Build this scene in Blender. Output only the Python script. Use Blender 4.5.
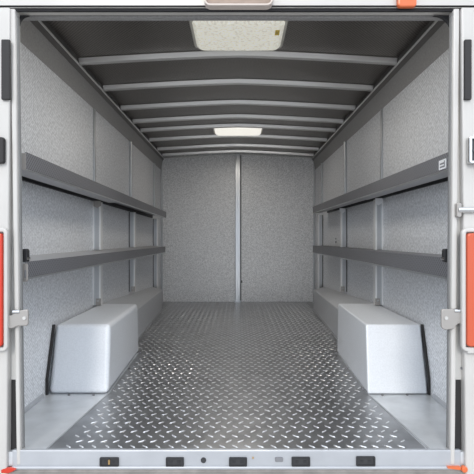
import bpy, bmesh, math, random
from mathutils import Vector
random.seed(4)
for o in list(bpy.data.objects): bpy.data.objects.remove(o)
S = bpy.context.scene; C = S.collection

# ---------------------------------------------------------------- camera, light, exposure
F = 450.0; CX = 238.0; CY = 240.0      # focal length in pixels, vanishing point of the trailer axis
EYE = 1.253                            # camera height above the ground; trailer floor is at 0.50
cd = bpy.data.cameras.new('camera'); cam = bpy.data.objects.new('camera', cd); C.objects.link(cam)
cam.location = (0, 0, EYE); cam.rotation_euler = (math.pi/2, 0, 0)
cd.sensor_width = 36; cd.sensor_fit = 'HORIZONTAL'; cd.lens = 36*F/474
cd.shift_x = (237-CX)/474; cd.shift_y = (CY-237)/474; cd.clip_start = .02
S.camera = cam
w = bpy.data.worlds.new('sky'); S.world = w; w.use_nodes = True
bg = w.node_tree.nodes['Background']; bg.inputs[0].default_value = (.86, .94, 1.05, 1); bg.inputs[1].default_value = 1.15
sd = bpy.data.lights.new('sun', 'SUN'); sd.energy = .8; sd.angle = math.radians(12); sd.color = (1, .96, .9)
sun = bpy.data.objects.new('sun', sd); C.objects.link(sun); sun.rotation_euler = (math.radians(62), 0, math.radians(-8))
S.view_settings.view_transform = 'Standard'; S.view_settings.look = 'None'
S.view_settings.gamma = 1; S.view_settings.use_curve_mapping = False
S.view_settings.exposure = .80

def P(px, py, d):                      # photograph pixel at depth d -> point in the place
    return Vector(((px-CX)*d/F, d, EYE+(CY-py)*d/F))
def Z(r): return EYE+r                 # height relative to the eye

# ---------------------------------------------------------------- materials
def mat(name, col, rough=.5, metal=0, bump=0, bscale=200, plane='YZ', var=0, vscale=60, emit=0, dots=0, dscale=150, spec=.5, stain=0):
    m = bpy.data.materials.new(name); m.use_nodes = True; nt = m.node_tree; N = nt.nodes; L = nt.links
    b = N['Principled BSDF']; b.inputs['Base Color'].default_value = (*col, 1)
    b.inputs['Roughness'].default_value = rough; b.inputs['Metallic'].default_value = metal
    b.inputs['Specular IOR Level'].default_value = spec
    tc = N.new('ShaderNodeTexCoord'); src = None
    def mixcol(fac, a, c2):
        mx = N.new('ShaderNodeMix'); mx.data_type = 'RGBA'
        L.new(fac, mx.inputs[0])
        if isinstance(a, tuple): mx.inputs[6].default_value = a
        else: L.new(a, mx.inputs[6])
        mx.inputs[7].default_value = c2
        return mx.outputs[2]
    cur = (*col, 1)
    if var:
        n = N.new('ShaderNodeTexNoise'); n.inputs['Scale'].default_value = vscale; n.inputs['Detail'].default_value = 3
        L.new(tc.outputs['Object'], n.inputs['Vector'])
        r = N.new('ShaderNodeMapRange'); r.inputs[1].default_value = .35; r.inputs[2].default_value = .65
        L.new(n.outputs['Fac'], r.inputs[0])
        lo = tuple(c*(1-var) for c in col)+(1,); hi = tuple(min(1, c*(1+var)) for c in col)+(1,)
        cur = mixcol(r.outputs[0], lo, hi)
    if stain:
        n = N.new('ShaderNodeTexNoise'); n.inputs['Scale'].default_value = 5; n.inputs['Detail'].default_value = 5
        L.new(tc.outputs['Object'], n.inputs['Vector'])
        r = N.new('ShaderNodeMapRange'); r.inputs[1].default_value = .5; r.inputs[2].default_value = .75; r.inputs[4].default_value = stain
        L.new(n.outputs['Fac'], r.inputs[0])
        cur = mixcol(r.outputs[0], cur, tuple(c*.5 for c in col)+(1,))
    hgt = None
    if dots:
        v = N.new('ShaderNodeTexVoronoi'); v.voronoi_dimensions = '2D'; v.inputs['Scale'].default_value = dscale; v.inputs['Randomness'].default_value = 0
        sp = N.new('ShaderNodeSeparateXYZ'); cb = N.new('ShaderNodeCombineXYZ'); L.new(tc.outputs['Object'], sp.inputs[0])
        L.new(sp.outputs[plane[0]], cb.inputs[0]); L.new(sp.outputs[plane[1]], cb.inputs[1])
        mp = N.new('ShaderNodeMapping'); mp.inputs['Rotation'].default_value = (0, 0, math.radians(45))
        L.new(cb.outputs[0], mp.inputs[0]); L.new(mp.outputs[0], v.inputs['Vector'])
        r = N.new('ShaderNodeMapRange'); r.inputs[1].default_value = .28; r.inputs[2].default_value = .42; r.inputs[3].default_value = dots; r.inputs[4].default_value = 0
        L.new(v.outputs['Distance'], r.inputs[0])
        cur = mixcol(r.outputs[0], cur, tuple(c*.25 for c in col)+(1,))
    if not isinstance(cur, tuple): L.new(cur, b.inputs['Base Color'])
    if bump:
        n = N.new('ShaderNodeTexNoise'); n.inputs['Scale'].default_value = bscale; n.inputs['Detail'].default_value = 2
        L.new(tc.outputs['Object'], n.inputs['Vector'])
        bp = N.new('ShaderNodeBump'); bp.inputs['Strength'].default_value = bump; bp.inputs['Distance'].default_value = .002
        L.new(n.outputs['Fac'], bp.inputs['Height']); L.new(bp.outputs[0], b.inputs['Normal'])
    if emit:
        b.inputs['Emission Strength'].default_value = emit
        if isinstance(cur, tuple): b.inputs['Emission Color'].default_value = cur
        else: L.new(cur, b.inputs['Emission Color'])
    return m
M = dict(
 pad=mat('dark_pad_rubber', (.035, .033, .033), .6, spec=.2),
 seal=mat('grey_seal', (.20, .20, .20), .5, spec=.3),
 wall=mat('stippled_wall', (.75, .76, .78), .45, .15, .9, 140, var=.17, vscale=75, dots=.3, dscale=90),
 backwall=mat('stippled_back_wall', (.70, .70, .70), .42, .2, .9, 110, var=.22, vscale=90),
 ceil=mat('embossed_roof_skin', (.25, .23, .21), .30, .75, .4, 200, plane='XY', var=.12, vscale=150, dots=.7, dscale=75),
 bow=mat('roof_rib_steel', (.68, .67, .65), .34, .6),
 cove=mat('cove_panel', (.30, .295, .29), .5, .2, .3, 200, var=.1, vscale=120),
 rail=mat('dark_rail', (.13, .125, .12), .45, .5),
 post=mat('galvanised_post', (.50, .51, .52), .3, .85),
 shelf=mat('shelf_steel', (.21, .21, .225), .45, .35, dots=.6, dscale=85),
 flange=mat('shelf_flange', (.45, .45, .46), .42, .3),
 dark=mat('dark_gap', (.03, .03, .032), .6),
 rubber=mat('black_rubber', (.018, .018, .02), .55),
 tread=mat('tread_plate', (.40, .405, .415), .36, .9, .12, 30, var=.12, vscale=12, stain=.35),
 bars=mat('worn_tread_bars', (.80, .805, .82), .28, .75),
 flat=mat('smooth_floor_plate', (.68, .70, .72), .40, .5, .05, 40, var=.09, vscale=7, stain=.45),
 box=mat('wheel_cover_paint', (.70, .72, .75), .45, .1, .15, 220, var=.04, vscale=160),
 lowbox=mat('low_cover_shaded', (.50, .51, .53), .5, .1, .2, 200, var=.05, vscale=100),  # same grey as the tall covers, its shade put into the colour
 white=mat('white_enamel', (.48, .46, .435), .35, var=.03, vscale=6),
 edge=mat('edge_highlight', (.80, .80, .79), .3, .4),  # highlight on the wall posts, put into a pale colour
 sill=mat('brushed_sill', (.42, .43, .45), .38, .3, .05, 60, var=.05, vscale=9),
 jamb=mat('jamb_aluminium', (.50, .49, .47), .45, .15),
 bumper=mat('bumper_steel', (.22, .205, .19), .6, .2, .2, 60, var=.15, vscale=20),
 latch=mat('latch_zinc', (.33, .31, .29), .45, .3),
 chrome=mat('chrome', (.6, .6, .6), .18, 1),
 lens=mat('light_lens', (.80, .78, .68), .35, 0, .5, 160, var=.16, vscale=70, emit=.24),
 lenson=mat('light_lens_far', (.95, .92, .84), .4, 0, .2, 160, var=.05, vscale=90, emit=.45),
 lightpan=mat('light_pan', (.55, .53, .48), .45, .1),
 red=mat('red_lens', (.50, .035, .015), .25),
 orange=mat('orange_lens', (.60, .13, .04), .3),
 amberred=mat('faded_red_lens', (.50, .085, .035), .35),
 yellow=mat('yellow_sticker', (.80, .60, .10), .5),
 paper=mat('white_sticker', (.75, .75, .76), .5),
 ink=mat('grey_print', (.18, .18, .19), .6),
 housing=mat('brown_housing', (.26, .19, .15), .5, var=.1, vscale=30),
 housingrim=mat('pale_housing_rim', (.55, .48, .43), .45),
 brass=mat('brass', (.60, .40, .18), .3, .9),
 ground=mat('concrete_ground', (.40, .385, .37), .85, 0, .4, 40, var=.12, vscale=5, stain=.3),
)

# ---------------------------------------------------------------- mesh helpers
def link(name, bm, m, parent=None, bevel=0, seg=2, smooth=False):
    me = bpy.data.meshes.new(name); bmesh.ops.recalc_face_normals(bm, faces=bm.faces); bm.to_mesh(me); bm.free()
    me.materials.append(M[m]); o = bpy.data.objects.new(name, me); C.objects.link(o)
    if parent:
        o.parent = parent; q_ = parent; off = Vector((0, 0, 0))
        while q_: off += q_.location; q_ = q_.parent
        o.location = -off
    if bevel:
        b = o.modifiers.new('bevel', 'BEVEL'); b.width = bevel; b.segments = seg; b.limit_method = 'ANGLE'
    if smooth:
        for p in me.polygons: p.use_smooth = True
    return o
def hexa(bm, v):                       # 8 points: bottom ring then top ring
    vs = [bm.verts.new(p) for p in v]
    for f in ((3,2,1,0),(4,5,6,7),(0,1,5,4),(1,2,6,5),(2,3,7,6),(3,0,4,7)): bm.faces.new([vs[i] for i in f])
def box(bm, x0, x1, y0, y1, z0, z1):
    hexa(bm, [(x0,y0,z0),(x1,y0,z0),(x1,y1,z0),(x0,y1,z0),(x0,y0,z1),(x1,y0,z1),(x1,y1,z1),(x0,y1,z1)])
def prism(bm, pts, y0, y1, pts2=None): # outline in x,z swept along the trailer
    a = [bm.verts.new((x, y0, z)) for x, z in pts]; b = [bm.verts.new((x, y1, z)) for x, z in (pts2 or pts)]
    n = len(a); bm.faces.new(a); bm.faces.new(b[::-1])
    for i in range(n): bm.faces.new((a[i], b[i], b[(i+1)%n], a[(i+1)%n]))
def cyl(bm, c, r, h, axis='Y', n=20):
    a, b = [], []
    for i in range(n):
        t = 2*math.pi*i/n; u, v = r*math.cos(t), r*math.sin(t)
        d = {'Y': ((u,0,v),(u,h,v)), 'X': ((0,u,v),(h,u,v)), 'Z': ((u,v,0),(u,v,h))}[axis]
        a.append(bm.verts.new(Vector(c)+Vector(d[0]))); b.append(bm.verts.new(Vector(c)+Vector(d[1])))
    bm.faces.new(a[::-1]); bm.faces.new(b)
    for i in range(n): bm.faces.new((a[i], a[(i+1)%n], b[(i+1)%n], b[i]))
def roundrect(w, h, r, n=6):
    pts = []
    for cx, cy, a0 in ((w/2-r, h/2-r, 0), (-w/2+r, h/2-r, 90), (-w/2+r, -h/2+r, 180), (w/2-r, -h/2+r, 270)):
        for i in range(n+1):
            t = math.radians(a0+90*i/n); pts.append((cx+r*math.cos(t), cy+r*math.sin(t)))
    return pts
def rplate(bm, c, w, h, r, t):         # rounded plate facing the camera, thickness t backwards
    prism(bm, [(c[0]+x, c[2]+z) for x, z in roundrect(w, h, r)], c[1], c[1]+t)
def rring(bm, c, w, h, r, rim, t):
    o = [(c[0]+x, c[2]+z) for x, z in roundrect(w, h, r)]; i_ = [(c[0]+x, c[2]+z) for x, z in roundrect(w-2*rim, h-2*rim, max(r-rim, .001))]
    n = len(o); V = [[bm.verts.new((x, y, z)) for x, z in q] for q, y in ((o, c[1]), (i_, c[1]), (i_, c[1]+t), (o, c[1]+t))]
    for k in range(4):
        A, B = V[k], V[(k+1) % 4]
        for j in range(n): bm.faces.new((A[j], A[(j+1)%n], B[(j+1)%n], B[j]))
def NB(): return bmesh.new()
def tag(o, label=None, cat=None, group=None, kind=None):
    for k, v in (('label', label), ('category', cat), ('group', group), ('kind', kind)):
        if v: o[k] = v
    return o
def thing(name, loc, label, cat, group=None):
    o = bpy.data.objects.new(name, None); C.objects.link(o); o.location = loc; o.empty_display_size = .05
    bpy.context.view_layer.update()
    return tag(o, label, cat, group)
def struct(name, bm, m, **k): return tag(link(name, bm, m, **k), kind='structure')

# ---------------------------------------------------------------- the shell of the trailer
WX = .935; D0 = 1.645; D1 = 5.47; FZ = .50; Y0 = 1.60
def mir(pts, s): return [(s*x, z) for x, z in pts]

bm = NB()
g = [bm.verts.new(p) for p in ((-14,-14,0),(14,-14,0),(14,14,0),(-14,14,0))]; bm.faces.new(g)
struct('ground', bm, 'ground')

# floor: smooth plates at the sides, raised tread plate down the middle
bm = NB(); box(bm, -WX, WX, Y0, D1, FZ-.05, FZ)
fl = struct('floor', bm, 'flat')
bm = NB(); TX0, TX1 = -.655, .655
outl = [(-.685, Y0+.01), (.675, Y0+.01), (.63, 2.20), (.66, 3.0), (.78, 3.1), (.90, D1), (-.90, D1), (-.78, 3.1), (-.66, 3.0), (-.63, 2.20)]
hT = .003
a = [bm.verts.new((x, y, FZ)) for x, y in outl]; b = [bm.verts.new((x, y, FZ+hT)) for x, y in outl]
bm.faces.new(b); 
for i in range(len(a)): bm.faces.new((a[i], a[(i+1)%len(a)], b[(i+1)%len(a)], b[i]))
def halfw(y):
    if y < 2.2: return .68-(y-1.6)/.6*.05-.02
    if y < 3.05: return .625
    return .73+ (y-3.05)*.05
pt = .043; LB = .0160; WB = .0038; HB = .0024
nplate = len(bm.faces)
ny = int((D1-.04-Y0-.03)/pt)
for j in range(ny):
    y = Y0+.035+j*pt; hw = halfw(y); nx = int(hw/(pt*1.08)-.3)
    for i in range(-nx, nx+1):
        x = (i+(j % 2)*.5-.25)*pt*1.08+random.uniform(-.0015, .0015); s = 1 if j % 2 else -1
        an = math.radians(43+random.uniform(-4, 4)); ca, sa = math.cos(an), s*math.sin(an)
        z0 = FZ+hT-.0002
        def q(u, v, z): return bm.verts.new((x+u*ca-v*sa, y+u*sa+v*ca, z))
        base = [q(-LB,0,z0), q(-LB*.5,-WB,z0), q(LB*.5,-WB,z0), q(LB,0,z0), q(LB*.5,WB,z0), q(-LB*.5,WB,z0)]
        k = .45
        top = [q(-LB*.72,0,z0+HB), q(-LB*.4,-WB*k,z0+HB), q(LB*.4,-WB*k,z0+HB), q(LB*.72,0,z0+HB), q(LB*.4,WB*k,z0+HB), q(-LB*.4,WB*k,z0+HB)]
        bm.faces.new(top)
        for n in range(6): bm.faces.new((base[n], base[(n+1)%6], top[(n+1)%6], top[n]))
bm.faces.ensure_lookup_table()
for f in bm.faces[nplate:]: f.material_index = 1
tp = link('tread_plate', bm, 'tread', fl); tp.data.materials.append(M['bars'])
bm = NB()                              # thin welded seam strips along the tread plate
for s in (-1, 1):
    hexa(bm, [(s*.690,Y0+.01,FZ),(s*.684,Y0+.01,FZ),(s*.630,2.2,FZ),(s*.636,2.2,FZ),(s*.690,Y0+.01,FZ+.005),(s*.684,Y0+.01,FZ+.005),(s*.630,2.2,FZ+.005),(s*.636,2.2,FZ+.005)])
link('floor_seam', bm, 'sill', fl)

for s, nm in ((-1, 'wall_left'), (1, 'wall_right')):
    bm = NB(); a_, b_ = sorted((s*WX, s*(WX+.04))); box(bm, a_, b_, D0, D1+.04, FZ-.05, Z(1.06))
    wl = struct(nm, bm, 'wall')
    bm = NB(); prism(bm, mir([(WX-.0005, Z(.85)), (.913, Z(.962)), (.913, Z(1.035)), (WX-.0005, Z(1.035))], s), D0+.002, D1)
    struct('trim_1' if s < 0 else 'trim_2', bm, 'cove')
    bm = NB(); prism(bm, mir([(.912, Z(.960)), (.901, Z(.985)), (.901, Z(1.034)), (.912, Z(1.034))], s), D0+.002, D1)
    struct('trim_3' if s < 0 else 'trim_4', bm, 'rail')
    bm = NB(); prism(bm, mir([(.9005, Z(.986)), (.895, Z(.990)), (.895, Z(.996)), (.9005, Z(.996))], s), D0+.3, D1)
    struct('trim_5' if s < 0 else 'trim_6', bm, 'bow')
    bm = NB(); prism(bm, mir([(WX, FZ), (WX-.010, FZ), (WX-.010, FZ+.012), (WX, FZ+.02)], s), 1.66, 2.15)
    struct('baseboard_left' if s < 0 else 'baseboard_right', bm, 'sill')
bm = NB(); prism(bm, [(-WX, FZ-.05), (WX, FZ-.05), (WX, Z(1.035)), (0, Z(1.085)), (-WX, Z(1.035))], D1, D1+.04)
struct('wall_back', bm, 'backwall')

def roofz(x): return Z(1.073-.045*(abs(x)/.9)**1.3)
xs = [-.97+i*1.94/32 for i in range(33)]
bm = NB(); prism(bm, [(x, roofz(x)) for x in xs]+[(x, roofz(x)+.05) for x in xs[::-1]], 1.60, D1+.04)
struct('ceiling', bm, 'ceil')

# top edge trim of the back wall
bm = NB()
for s in (-1, 1):
    prism(bm, mir([(.03, Z(1.030)), (.89, Z(.990)), (.89, Z(1.002)), (.03, Z(1.042))], s), D1-.015, D1-.001)
struct('trim_7', bm, 'bow')

# ---------------------------------------------------------------- rear door frame
bm = NB(); box(bm, -1.02, 1.02, Y0-.01, Y0+.012, Z(.820), Z(1.16)); box(bm, -1.02, 1.02, Y0-.01, Y0+.045, Z(.820), Z(.832))
struct('trim_8', bm, 'white', bevel=.003)             # header
bm = NB(); box(bm, -.80, .79, Y0-.004, Y0+.012, Z(.814), Z(.820))
struct('trim_9', bm, 'rubber', bevel=.004)            # rubber seal under the header
bm = NB(); box(bm, -.90, .90, 1.660, 1.69, Z(.822), Z(.87)); struct('trim_26', bm, 'cove', bevel=.003)
def slat(pt, pb, y0, y1, zt, zb):       # upright strip whose two edges lean a little, pt/pb = (inner, outer) x at top and bottom
    bm = NB()
    a, b = sorted(pb); c, d = sorted(pt)
    hexa(bm, [(a,y0,zb),(b,y0,zb),(b,y1,zb),(a,y1,zb),(c,y0,zt),(d,y0,zt),(d,y1,zt),(c,y1,zt)]); return bm
ZT, ZB_ = Z(.820), Z(-.797)
for s, (wt, wb), (ot, ob), (gt, gb), (qt, qb), n in (
        (-1, (.789, .770), (.808, .784), (.797, .779), (.803, .818), 10),
        (1,  (.763, .752), (.785, .768), (.774, .774), (.787, .806), 14)):
    bm = slat((s*gt, s*1.0), (s*gb, s*1.0), Y0+.03, D0, ZT, FZ-.05)   # closing panel between jamb and side wall
    box(bm, *sorted((s*gt, s*1.0)), Y0+.045, D0, ZT, Z(1.03)); struct('trim_%d' % n, bm, 'jamb')
    struct('trim_%d' % (n+1), slat((s*wt, s*ot), (s*wb, s*ob), Y0-.008, Y0+.030, ZT, ZB_), 'white', bevel=.005, seg=3)
    struct('trim_%d' % (n+2), slat((s*(wt-.004), s*(wt+.002)), (s*(wb-.004), s*(wb+.002)), Y0+.006, Y0+.018, Z(.80), FZ+.01), 'seal')
    struct('trim_%d' % (n+3), slat((s*qt, s*1.02), (s*qb, s*1.02), Y0-.015, Y0+.03, ZT, .16), 'white', bevel=.006, seg=3)   # outer corner post
    struct('trim_%d' % (18 if s < 0 else 20), slat((s*ot, s*(qt+.004)), (s*(ob-.003), s*(qb+.004)), Y0+.012, Y0+.0295, ZT, Z(-.50)), 'jamb')
    struct('trim_%d' % (19 if s < 0 else 21), slat((s*(ob-.003), s*(qb+.004)), (s*(ob-.003), s*(qb+.004)), Y0+.016, Y0+.0295, Z(-.50), Z(-.80)), 'pad')
for s in (-1, 1):                       # curved rubber gussets in the two top corners
    bm = NB(); xi = .795 if s < 0 else .776; R = .035 if s < 0 else .065
    pts = [(xi, Z(.815))]+[(xi-R+R*math.sin(t), Z(.815)-R+R*math.cos(t)) for t in [math.pi/2*i/8 for i in range(9)]]
    prism(bm, mir(pts, s), Y0+.032, Y0+.044)
    struct('trim_%d' % (22 if s < 0 else 23), bm, 'rubber')

sl = thing('door_sill', (0, Y0, FZ-.058), 'pale aluminium sill across the foot of the open rear doorway with black latch slots', 'door sill')
bm = NB(); box(bm, -.80, .79, Y0-.006, Y0+.010, Z(-.811), Z(-.745)); box(bm, -.80, .79, Y0-.012, Y0-.006, Z(-.811), Z(-.800))
link('sill_bar', bm, 'sill', sl, bevel=.004)
ss = F/(Y0-.006)
def sx(px): return (px-CX)/ss
def sz(py): return Z((CY-py)/ss)
for x0, x1, y0, y1 in ((100,119,457,466), (166,184,457,466), (229,247,457,466), (291.5,310,456.6,466), (356,375,456,465.6)):
    c = (sx((x0+x1)/2), Y0-.012, sz((y0+y1)/2)); w_, h_ = (x1-x0)/ss, (y1-y0)/ss
    bm = NB(); rring(bm, c, w_, h_, .004, .005, .0065); sk = link('latch_slot', bm, 'rubber', sl)
    bm = NB(); box(bm, c[0]-w_/2+.004, c[0]+w_/2-.004, Y0-.0085, Y0-.0055, c[2]-h_/2+.004, c[2]+h_/2-.004); link('slot_pocket', bm, 'dark', sk)
    bm = NB()
    for k in (-1, 1): box(bm, c[0]+k*.014-.006, c[0]+k*.014+.006, Y0-.0105, Y0-.008, c[2]-.004, c[2]+.004)
    link('slot_tab', bm, 'rubber', sk)
    if x0 == 100:
        bm = NB(); box(bm, c[0]-.003, c[0]+.003, Y0-.0125, Y0-.008, c[2]-.008, c[2]+.008); link('brass_pin', bm, 'brass', sk)
bm = NB(); cyl(bm, (sx(203.5), Y0-.010, sz(460)), .0095, .005); link('drain_plug', bm, 'dark', sl)
bm = NB(); rplate(bm, (sx(279), Y0-.010, sz(459.2)), .028, .016, .004, .005); link('keyhole_plate', bm, 'ink', sl)
bm = NB(); cyl(bm, (sx(253), Y0-.010, sz(457.6)), .003, .005); link('rivet', bm, 'brass', sl)

bm = NB(); box(bm, -1.05, 1.05, Y0-.005, Y0+.10, .28, FZ-.0585)
tag(link('rear_bumper', bm, 'bumper', bevel=.01), 'brownish grey steel bumper beam below the aluminium sill', 'bumper')
for s in (-1, 1):                       # chassis rails and axle region keep the trailer standing on the ground
    bm = NB(); a_, b_ = sorted((s*.55, s*.65)); box(bm, a_, b_, Y0+.10, D1, .30, FZ-.05)
    struct('trim_%d' % (24 if s < 0 else 25), bm, 'bumper')

# ---------------------------------------------------------------- wheel covers
def wheelcover(s):
    side = 'left' if s < 0 else 'right'
    t = thing('wheel_well_cover', (s*.78, 2.6, FZ), 'tall pale grey boxed wheel well cover against the %s wall, nearest the doorway' % side, 'wheel cover', 'tall wheel well covers')
    bm = NB(); H = .327; wi = WX-.003
    fb, ft, bk = 2.19, 2.27, 3.02
    v = [(s*.632, fb, FZ+.0032), (s*(wi-.008), fb, FZ+.0032), (s*(wi-.005), bk, FZ+.0032), (s*.665, bk, FZ+.0032),
         (s*.645, ft, FZ+H), (s*(wi-.010), ft, FZ+H), (s*(wi-.005), bk, FZ+H), (s*.672, bk, FZ+H)]
    hexa(bm, v)
    link('cover_body', bm, 'box', t, bevel=.022 if s < 0 else .008, seg=4)
    bm = NB()                          # dark gasket where the sloping face meets the wall
    pts = [(fb, 0), (fb, .075), (ft, H)]
    for k in range(2):
        (y0, z0), (y1, z1) = pts[k], pts[k+1]
        a_, b_ = s*(wi-.009), s*(wi+.001)
        yy0 = fb-.004 if k == 0 else fb+.008
        hexa(bm, [(a_, y0-.008, FZ+z0+.001), (b_, y0-.008, FZ+z0+.001), (b_, y0+.004, FZ+z0+.001), (a_, y0+.004, FZ+z0+.001),
                  (a_, y1-.008, FZ+z1), (b_, y1-.008, FZ+z1), (b_, y1+.004, FZ+z1), (a_, y1+.004, FZ+z1)])
    link('gasket', bm, 'pad', t)
    for xx, yy in ((.625, 2.25), (.636, 2.62), (.650, 2.98), (.70, fb-.008), (.82, fb-.008)):
        bm = NB(); cyl(bm, (s*xx, yy, FZ+(.0032 if yy > fb else .0005)), .006, .006, 'Z', 12); link('rivet', bm, 'ink', t)
    t = thing('low_side_cover', (s*.85, 3.9, FZ), 'low grey sloping cover along the %s wall, beyond the tall wheel cover' % side, 'side cover', 'low side covers')
    bm = NB()
    A = mir([(.735, FZ+.0032), (wi, FZ+.0032), (wi, FZ+.325), (.735, FZ+.24)], s)
    B = mir([(.815, FZ+.0032), (wi, FZ+.0032), (wi, FZ+.250), (.815, FZ+.215)], s)
    prism(bm, A, 3.035, 4.86, B); link('cover_body', bm, 'lowbox', t, bevel=.006)
    bm = NB(); x0, x1 = sorted((s*.725, s*.737)); box(bm, x0, x1, 3.04, 3.07, FZ+.0032, FZ+.24); link('edge_strip', bm, 'post', t)
    bm = NB()
    hexa(bm, [(s*.728,3.08,FZ+.0032),(s*.736,3.08,FZ+.0032),(s*.816,4.86,FZ+.0032),(s*.808,4.86,FZ+.0032),(s*.730,3.08,FZ+.012),(s*.737,3.08,FZ+.012),(s*.817,4.86,FZ+.012),(s*.810,4.86,FZ+.012)])
    link('foot_strip', bm, 'post', t)
wheelcover(-1); wheelcover(1)

# ---------------------------------------------------------------- shelves
def shelf(s, level):
    side = 'left' if s < 0 else 'right'
    up = level == 'upper'
    if up:
        z0 = .256; zf, zb = (.0, -.020) if s < 0 else (.002, .022); lab = 'long narrow steel shelf high on the %s wall, the upper of two' % side
        y1 = 4.86 if s < 0 else 4.66; hl = .066
    else:
        z0 = -.142; zf, zb = (0, 0.010); hl = .062 if s < 0 else .076; lab = 'long narrow steel shelf low on the %s wall, the lower of two' % side
        y1 = 4.80 if s < 0 else 4.66
    y0 = 1.647; xl = .775; wi = WX-.002
    t = thing('wall_shelf', (s*.85, (y0+y1)/2, Z(z0)), lab, 'shelf', 'narrow steel wall shelves')
    def sh(pts, ya, yb, extra=0):
        f = lambda y: zf+(zb-zf)*(y-y0)/(y1-y0)
        b = NB(); prism(b, mir([(x, Z(z+f(ya))) for x, z in pts], s), ya, yb, mir([(x, Z(z+f(yb))) for x, z in pts], s)); return b
    link('lip', sh([(xl, z0), (xl+.004, z0), (xl+.004, z0+hl), (xl, z0+hl)], y0, y1), 'shelf', t)
    dk = .030 if up else hl-.006
    rise = .012 if (s < 0 and not up) else 0
    link('deck', sh([(xl+.004, z0+dk), (wi, z0+dk+rise), (wi, z0+dk+.004+rise), (xl+.004, z0+dk+.004)], y0, y1), 'flange' if rise else 'shelf', t)
    if up:
        cut = 3.0
        link('flange', sh([(xl+.0042, z0), (.862, z0), (.862, z0+.003), (xl+.0042, z0+.003)], y0, cut), 'flange', t)
        link('flange', sh([(xl+.0042, z0), (.80 if s < 0 else .85, z0), (.80 if s < 0 else .85, z0+.003), (xl+.0042, z0+.003)], cut, y1), 'flange', t)
        link('wall_strip', sh([(wi-.012, z0+.002), (wi, z0+.002), (wi, z0+.0295), (wi-.012, z0+.0295)], y0, y1), 'rubber', t)  # dark strip along the wall below the deck
    b = sh([(xl-.003, z0-.003), (xl+.001, z0-.003), (xl+.001, z0+.003), (xl-.003, z0+.003)], y0, y1)
    link('lip_edge', b, 'post' , t)
    if up:
        bm = NB(); x0, x1 = sorted((s*(xl+.0005), s*.90)); box(bm, x0, x1, y0-.0015, y0-.0003, Z(z0+.001), Z(z0+hl-.004)); link('end_plate', bm, 'latch' if s < 0 else 'flange', t)
    # end caps toward the doorway
    if s < 0 and not up:
        bm = NB(); c = P(26.0, 272.5, 1.652); prism(bm, [(c.x+x*1.0, c.z+z) for x, z in roundrect(.022, .066, .006)], 1.640, 1.6465)
        link('end_cap', bm, 'latch', t, bevel=.001)
        bm = NB(); c = P(25.2, 274, 1.639); prism(bm, [(c.x+x, c.z+z) for x, z in roundrect(.006, .03, .003)], 1.6385, 1.6405); link('cap_slot', bm, 'ink', t)
    if not up:
        px = 25.3 if s < 0 else 446.0
        bm = NB(); c = P(px, 255.5, 1.66); prism(bm, [(c.x+x, c.z+z) for x, z in roundrect(.020, .050, .009)], 1.650, 1.675)
        link('rubber_bumper', bm, 'rubber', t, bevel=.003)
        bm = NB(); c = P(px+2 if s < 0 else px-2, 258.5, 1.66); cyl(bm, (c.x, 1.653, c.z), .006, .02, 'Y', 14); link('bolt', bm, 'chrome', t)
    if up and s > 0:
        # pale sticker near the doorway on the lip
        x = xl-.0012; f = Z(z0)
        bm = NB(); box(bm, x-.001, x+.0004, 1.672, 1.732, f+.012, f+.048); stk = link('sticker', bm, 'paper', t)
        bm = NB()
        for zz in (.018, .030): box(bm, x-.0016, x-.0009, 1.682, 1.722, f+zz, f+zz+.006)
        box(bm, x-.0016, x-.0009, 1.682, 1.687, f+.018, f+.042)
        link('print', bm, 'ink', stk)
    if up:                              # pale clips under the deck where it meets the posts
        for yy in ((2.86, 3.86) if s > 0 else (2.86,)):
            bm = NB(); f = zf+(zb-zf)*(yy-y0)/(y1-y0); x0, x1 = sorted((s*.872, s*.915)); zt = Z(z0+f)
            prism(bm, [(x0, zt-.035), (x0+.02, zt-.045), (x1, zt-.03), (x1, zt-.001), (x0, zt-.001)], yy-.01, yy+.005)
            link('clip', bm, 'latch' if s < 0 else 'paper', t)
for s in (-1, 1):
    for lv in ('upper', 'lower'): shelf(s, lv)

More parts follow.
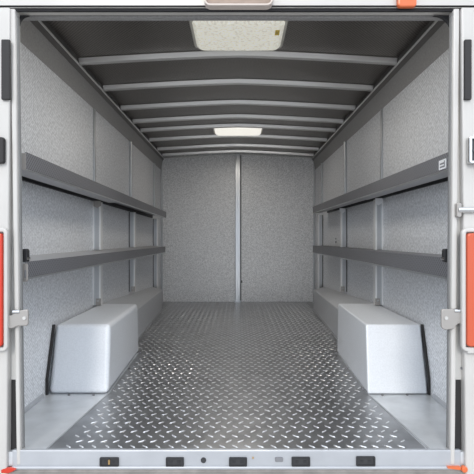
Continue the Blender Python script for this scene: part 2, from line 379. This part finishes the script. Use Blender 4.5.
# ---------------------------------------------------------------- wall posts
ordn = {0: 'nearest the doorway', 1: 'in the middle of the row', 2: 'farthest in, near the back wall'}
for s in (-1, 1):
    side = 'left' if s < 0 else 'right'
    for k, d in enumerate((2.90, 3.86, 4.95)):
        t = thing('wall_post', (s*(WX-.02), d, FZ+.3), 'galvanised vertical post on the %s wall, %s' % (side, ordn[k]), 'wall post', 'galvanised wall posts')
        xa, xb = WX-.050, WX-.001
        zb = FZ+(.332 if k == 0 else .31 if k == 1 else .225)
        if k == 2: zb = FZ+.003
        def seg(z0, z1, p, wd):
            b = NB()
            x0, x1 = sorted((s*(WX-p), s*xb)); box(b, x0, x1, d, d+wd, z0, z1); return b
        if s < 0: dz = -.02*(d-1.66)/3.2
        else: dz = .02*(d-1.66)/3.0
        zu = Z(.256+dz)-.002; zl1, zl0 = Z(-.066), Z(-.146)
        # three lengths: between roof and upper shelf, between the shelves, below the lower shelf
        link('post_section', seg(Z(.256+dz)+.040, Z(.848), .010 if k == 0 else .022, .03), 'post', t, bevel=.002)
        link('post_section', seg(zl1+.002, zu, .046, .04), 'post', t, bevel=.003)
        link('post_section', seg(zb, zl0+.055, .046, .04), 'post', t, bevel=.003)
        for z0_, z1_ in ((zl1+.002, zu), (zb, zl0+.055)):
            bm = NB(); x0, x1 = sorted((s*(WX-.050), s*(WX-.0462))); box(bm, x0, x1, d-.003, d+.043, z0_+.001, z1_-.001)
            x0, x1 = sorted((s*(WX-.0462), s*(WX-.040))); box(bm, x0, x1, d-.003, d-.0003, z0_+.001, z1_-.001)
            link('edge_glint', bm, 'edge', t)  # pale strips standing in for the highlight along the post edge
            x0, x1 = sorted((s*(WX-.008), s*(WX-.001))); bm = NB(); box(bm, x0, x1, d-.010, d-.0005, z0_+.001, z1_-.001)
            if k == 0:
                link('flange_shading', bm, 'edge', t)  # nearest posts: highlight put into the flange colour
            else: link('flange_shading', bm, 'rail', t)  # farther posts: shaded side put into the flange colour
        if k < 2:
            bm = NB(); x0, x1 = sorted((s*(WX-.052), s*(WX-.020))); box(bm, x0, x1, d-.004, d, zb, zb+.045); link('foot_bracket', bm, 'latch', t)
            bm = NB(); cyl(bm, (s*(WX-.036), d-.008, zb+.03), .006, .006, 'Y', 12); link('bolt', bm, 'chrome', t)
# back wall centre post
t = thing('centre_post', (-.01, D1-.02, FZ), 'bright galvanised post up the centre of the back wall, floor to roof', 'wall post')
bm = NB(); box(bm, -.035, .028, D1-.030, D1-.001, FZ+.004, Z(1.040)); link('post_body', bm, 'post', t, bevel=.006)
bm = NB(); box(bm, -.012, .004, D1-.036, D1-.030, FZ+.004, Z(1.040)); link('centre_rib', bm, 'post', t, bevel=.002)
bm = NB(); box(bm, .029, .040, D1-.010, D1-.001, FZ+.004, Z(1.040)); link('joint_seal', bm, 'rail', t)
bm = NB(); box(bm, -.045, .04, D1-.05, D1-.001, FZ+.0035, FZ+.02); link('base_plate', bm, 'post', t)
bm = NB(); box(bm, .036, .052, D1-.014, D1-.001, Z(-.52), Z(-.49)); link('clip', bm, 'rail', t)
for s in (-1, 1):
    bm = NB(); x0, x1 = sorted((s*(WX-.022), s*(WX-.001))); box(bm, x0, x1, D1-.022, D1-.001, FZ+.004, Z(.98))
    tag(link('corner_post', bm, 'post', bevel=.003), 'slim metal corner strip where the back wall meets the %s wall' % ('left' if s < 0 else 'right'), 'corner strip')
bm = NB(); c = P(204, 162.8, D1-.004); hexa(bm, [(c.x-.085, D1-.006, c.z-.012), (c.x+.085, D1-.006, c.z-.004), (c.x+.085, D1-.001, c.z-.004), (c.x-.085, D1-.001, c.z-.012), (c.x-.085, D1-.006, c.z), (c.x+.085, D1-.006, c.z+.008), (c.x+.085, D1-.001, c.z+.008), (c.x-.085, D1-.001, c.z)])
tag(link('sticker_strip', bm, 'paper'), 'thin white strip stuck high on the left half of the back wall', 'sticker')
bm = NB(); cyl(bm, (WX-.008, 4.28, Z(-.02)), .012, .007, 'X', 14); cyl(bm, (WX-.008, 4.28, Z(.012)), .007, .007, 'X', 14)
tag(link('wall_bolt', bm, 'ink'), 'small dark bolt head on the right wall between the two shelves', 'bolt')
bm = NB(); cyl(bm, (WX-.006, 1.99, FZ+.065), .008, .005, 'X', 14)
tag(link('wall_bolt', bm, 'ink'), 'small dark screw low on the right wall beside the doorway', 'screw')

# ---------------------------------------------------------------- roof ribs
BD = (1.98, 2.56, 3.01, 3.46, 3.85, 4.16, 4.56, 5.02, 5.37)
names = ['first', 'second', 'third', 'fourth', 'fifth', 'sixth', 'seventh', 'eighth', 'ninth']
rib0 = None
bxs = [-.900+i*1.800/32 for i in range(33)]
for k, d in enumerate(BD):
    if rib0 is None:
        bm = NB()
        prof = [(-.028, .0), (-.017, -.030), (.017, -.030), (.028, 0)]
        rows = [[bm.verts.new((x, yy, roofz(x)-.0005+zz)) for yy, zz in prof] for x in bxs]
        for a, b in zip(rows, rows[1:]):
            for j in range(4): bm.faces.new((a[j], b[j], b[(j+1)%4], a[(j+1)%4]))
        bm.faces.new(rows[0]); bm.faces.new(rows[-1][::-1])
        rb = rib0 = link('roof_rib', bm, 'bow', bevel=.005, seg=3)
    else:
        rb = rib0.copy(); C.objects.link(rb)
    rb.location = (0, d, 0)
    ext = {0: ', under the header', 1: ', just behind the near ceiling light', 8: ', against the back wall', 5: ', just in front of the far ceiling light'}.get(k, '')
    tag(rb, 'metal roof rib, %s from the doorway%s' % (names[k], ext), 'roof rib', 'roof ribs')

# ---------------------------------------------------------------- ceiling lights
def clight(y0, y1, on):
    yc = (y0+y1)/2; ln = y1-y0
    xc = .003 if not on else 0
    lab = 'large off-white rectangular ceiling light near the doorway with a yellow sticker' if not on else 'glowing white ceiling light deep inside, toward the back wall'
    t = thing('ceiling_light', (xc, yc, roofz(0)), lab, 'ceiling light', 'rectangular ceiling lights')
    zt = roofz(.24)+.005
    def slab(w_, l_, r, za, zb, mt, nm, k=.93):
        bm = NB(); n = roundrect(w_, l_, r); 
        a = [bm.verts.new((xc+x, yc+y, za)) for x, y in n]; b = [bm.verts.new((xc+x*k, yc+y*k, zb)) for x, y in n]
        bm.faces.new(a); bm.faces.new(b)
        for i in range(len(a)): bm.faces.new((a[i], a[(i+1)%len(a)], b[(i+1)%len(a)], b[i]))
        return link(nm, bm, mt, t, bevel=.004 if nm == 'diffuser' else 0, seg=3)
    slab(.49, ln+.03, .03, roofz(0)-.001, zt-.014, 'lightpan', 'light_pan', .97)
    slab(.455, ln, .035, zt-.0145, zt-.034, 'lenson' if on else 'lens', 'diffuser')
    if not on:
        zs = zt-.0345
        bm = NB(); box(bm, .185, .207, y0+.07, y0+.125, zs-.0012, zs+.0002); st = link('sticker', bm, 'yellow', t)
        bm = NB()
        for q_ in (.085, .100): box(bm, .190, .201, y0+q_, y0+q_+.007, zs-.0018, zs-.0011)
        link('print', bm, 'brass', st)
clight(2.15, 2.475, False); clight(4.20, 4.48, True)
# lamp inside the far fitting
ld = bpy.data.lights.new('far_lamp', 'AREA'); ld.shape = 'RECTANGLE'; ld.size = .40; ld.size_y = .25; ld.energy = 2.2; ld.color = (1, .93, .84)
lo = bpy.data.objects.new('far_lamp', ld); C.objects.link(lo); lo.location = (0, 4.36, roofz(.24)-.035)
hd = bpy.data.lights.new('near_fill', 'AREA'); hd.shape = 'RECTANGLE'; hd.size = .40; hd.size_y = .25; hd.energy = 5; hd.color = (1, .95, .86)  # fill added under the unlit near light to brighten the interior
ho = bpy.data.objects.new('near_fill', hd); C.objects.link(ho); ho.location = (0, 2.305, roofz(.24)-.035)

# ---------------------------------------------------------------- fittings on the outside frame
DF = Y0-.016
def S_(px, py, d=DF): return P(px, py, d)
def wpx(n, d=DF): return n*d/F
# header light housing
t = thing('header_light', S_(238.5, -6), 'brown recessed light housing with a pale rim on the white header, top centre', 'marker light')
c = S_(238.5, -12); 
bm = NB(); rring(bm, (c.x, Y0-.045, c.z), wpx(68), wpx(43), .022, .007, .034); link('rim', bm, 'housingrim', t, bevel=.003)
bm = NB(); rplate(bm, (c.x, Y0-.022, c.z), wpx(64), wpx(39), .017, .011); link('recess', bm, 'housing', t)
c = S_(406, -5); bm = NB(); rplate(bm, (c.x, Y0-.030, c.z), wpx(19), wpx(27), .012, .0195)
tag(link('marker_light', bm, 'orange', bevel=.006, seg=3), 'small rounded orange marker light on the white header, towards the right', 'marker light')
# tail lights
for s in (-1, 1):
    side = 'left' if s < 0 else 'right'
    px = -11 if s < 0 else 480.5; wd = 26
    c = S_(px, 290, Y0-.04)
    t = thing('tail_light', (c.x, Y0-.015, c.z), 'upright red tail light in a pale surround on the %s corner post' % side, 'tail light', 'tail lights')
    bm = NB(); rring(bm, (c.x, Y0-.034, c.z), wpx(wd+8), wpx(122), .018, .014, .018); link('surround', bm, 'white', t, bevel=.004)
    bm = NB(); rplate(bm, (c.x, Y0-.042, c.z), wpx(wd), wpx(112), .012, .026); link('lens', bm, 'red' if s < 0 else 'amberred', t, bevel=.005)
    if s < 0:
        bm = NB(); rplate(bm, (c.x, Y0-.044, c.z+wpx(52)), wpx(wd-4), wpx(8), .004, .004); link('reflector', bm, 'yellow', t)  # yellow plate painted in for the glow at the lens top
    # tall dark pads high on the posts
    pc = 6.2 if s < 0 else 467.5
    c = S_(pc, 70, Y0-.02); bm = NB(); rplate(bm, (c.x, Y0-.027, c.z), wpx(8.5 if s < 0 else 7), wpx(60), .004, .0115)
    o_ = link('bumper_pad', bm, 'pad', bevel=.003); tag(o_, 'tall dark rubber pad high on the %s corner post' % side, 'rubber pad', 'corner post pads')
# hold-back latches across the jambs
def latch(s):
    side = 'left' if s < 0 else 'right'
    t = thing('door_latch', S_(20 if s < 0 else 452, 318, Y0-.03), 'stubby zinc latch hooked over the %s door jamb beside the lower shelf' % side, 'latch', 'door latches')
    dd = Y0-.022
    if s < 0: o = [(4, 316), (11, 315.5), (16, 312), (20, 310.5), (26.5, 309.5), (28, 311), (28, 324), (26.5, 326), (18, 326), (12, 328.5), (4, 329)]
    else: o = [(470, 313), (462, 313), (458, 312), (455, 309.5), (443, 309), (441.5, 311), (441.5, 327), (443, 329), (446, 330), (454, 329), (458, 324), (470, 323)]
    bm = NB(); prism(bm, [(P(x, y, dd).x, P(x, y, dd).z) for x, y in o], dd, dd+.010)
    link('hook_plate', bm, 'latch', t, bevel=.003)
    bm = NB(); c = P(24.5 if s < 0 else 446, 318, dd); cyl(bm, (c.x, dd-.004, c.z), .006, .005); link('pin', bm, 'jamb', t)
    bm = NB(); c = P(16 if s < 0 else 458, 312 if s < 0 else 311, dd); cyl(bm, (c.x-.012, dd+.004, c.z), .007, .024, 'X', 14); link('hinge_barrel', bm, 'chrome', t)
latch(-1); latch(1)
# black catch on the left post, chrome catch on the right post
c = S_(-2, 151); bm = NB(); rplate(bm, (c.x, Y0-.035, c.z), wpx(16), wpx(26), .008, .0195)
tag(link('catch_block', bm, 'pad', bevel=.004), 'dark square catch block on the left corner post', 'catch')
t = thing('chrome_catch', S_(474, 150), 'chrome box-shaped door catch on the right corner post', 'catch')
c = S_(476, 151); bm = NB(); rring(bm, (c.x, Y0-.040, c.z), wpx(20), wpx(27), .008, .010, .024); link('catch_frame', bm, 'chrome', t, bevel=.002)
bm = NB(); rplate(bm, (c.x, Y0-.030, c.z), wpx(16), wpx(22), .006, .0145); link('catch_body', bm, 'dark', t)
bm = NB(); box(bm, c.x-.02, c.x+.02, Y0-.042, Y0-.038, c.z-.006, c.z+.001); link('catch_bar', bm, 'chrome', t)
# locking bar on the right
t = thing('locking_rod', S_(466, 210), 'short round chrome rod running out from the right jamb, above the tail light', 'rod')
c = S_(457.5, 210, Y0-.02); bm = NB(); cyl(bm, (c.x, Y0-.020, c.z), .011, .10, 'X', 18); link('rod', bm, 'chrome', t, bevel=.003)
bm = NB(); rplate(bm, (c.x+.004, Y0-.026, c.z), .016, .05, .006, .018); link('rod_bracket', bm, 'latch', t, bevel=.002)
# bolts and corner markers
bm = NB(); c = P(462, 368, Y0+.012); cyl(bm, (c.x, Y0+.004, c.z), .006, .009); tag(link('jamb_bolt', bm, 'ink'), 'small dark bolt in the recess right of the doorway, below the latch', 'bolt')
bm = NB(); c = S_(478, 350); box(bm, c.x-.045, c.x+.06, Y0-.034, Y0-.0145, c.z-.008, c.z+.006)
tag(link('ledge_strip', bm, 'white', bevel=.003), 'narrow white ledge below the right tail light', 'ledge')
t = thing('corner_reflector', S_(9, 471, Y0-.02), 'small red reflector tab at the bottom left corner of the sill', 'reflector')
bm = NB(); dd = Y0-.018; prism(bm, [(P(x, y, dd).x, P(x, y, dd).z) for x, y in ((1, 470), (6, 468.5), (12, 468), (16, 469.5), (12, 472), (8, 473.5), (1, 473))], dd, dd+.012); link('reflector_tab', bm, 'red', t, bevel=.001)
t = thing('hitch_pin', S_(463, 469, Y0-.02), 'orange pin with a round head at the bottom right corner of the sill', 'pin')
bm = NB(); c = P(464.5, 469.5, dd); cyl(bm, (c.x, dd-.004, c.z), .011, .016); link('pin_head', bm, 'orange', t, bevel=.003)
bm = NB(); a = P(448, 467.5, dd); b = P(461, 468.5, dd); hexa(bm, [(a.x, dd, a.z-.004), (b.x, dd, b.z-.006), (b.x, dd+.012, b.z-.006), (a.x, dd+.012, a.z-.004), (a.x, dd, a.z+.001), (b.x, dd, b.z+.004), (b.x, dd+.012, b.z+.004), (a.x, dd+.012, a.z+.001)]); link('pin_shaft', bm, 'orange', t)
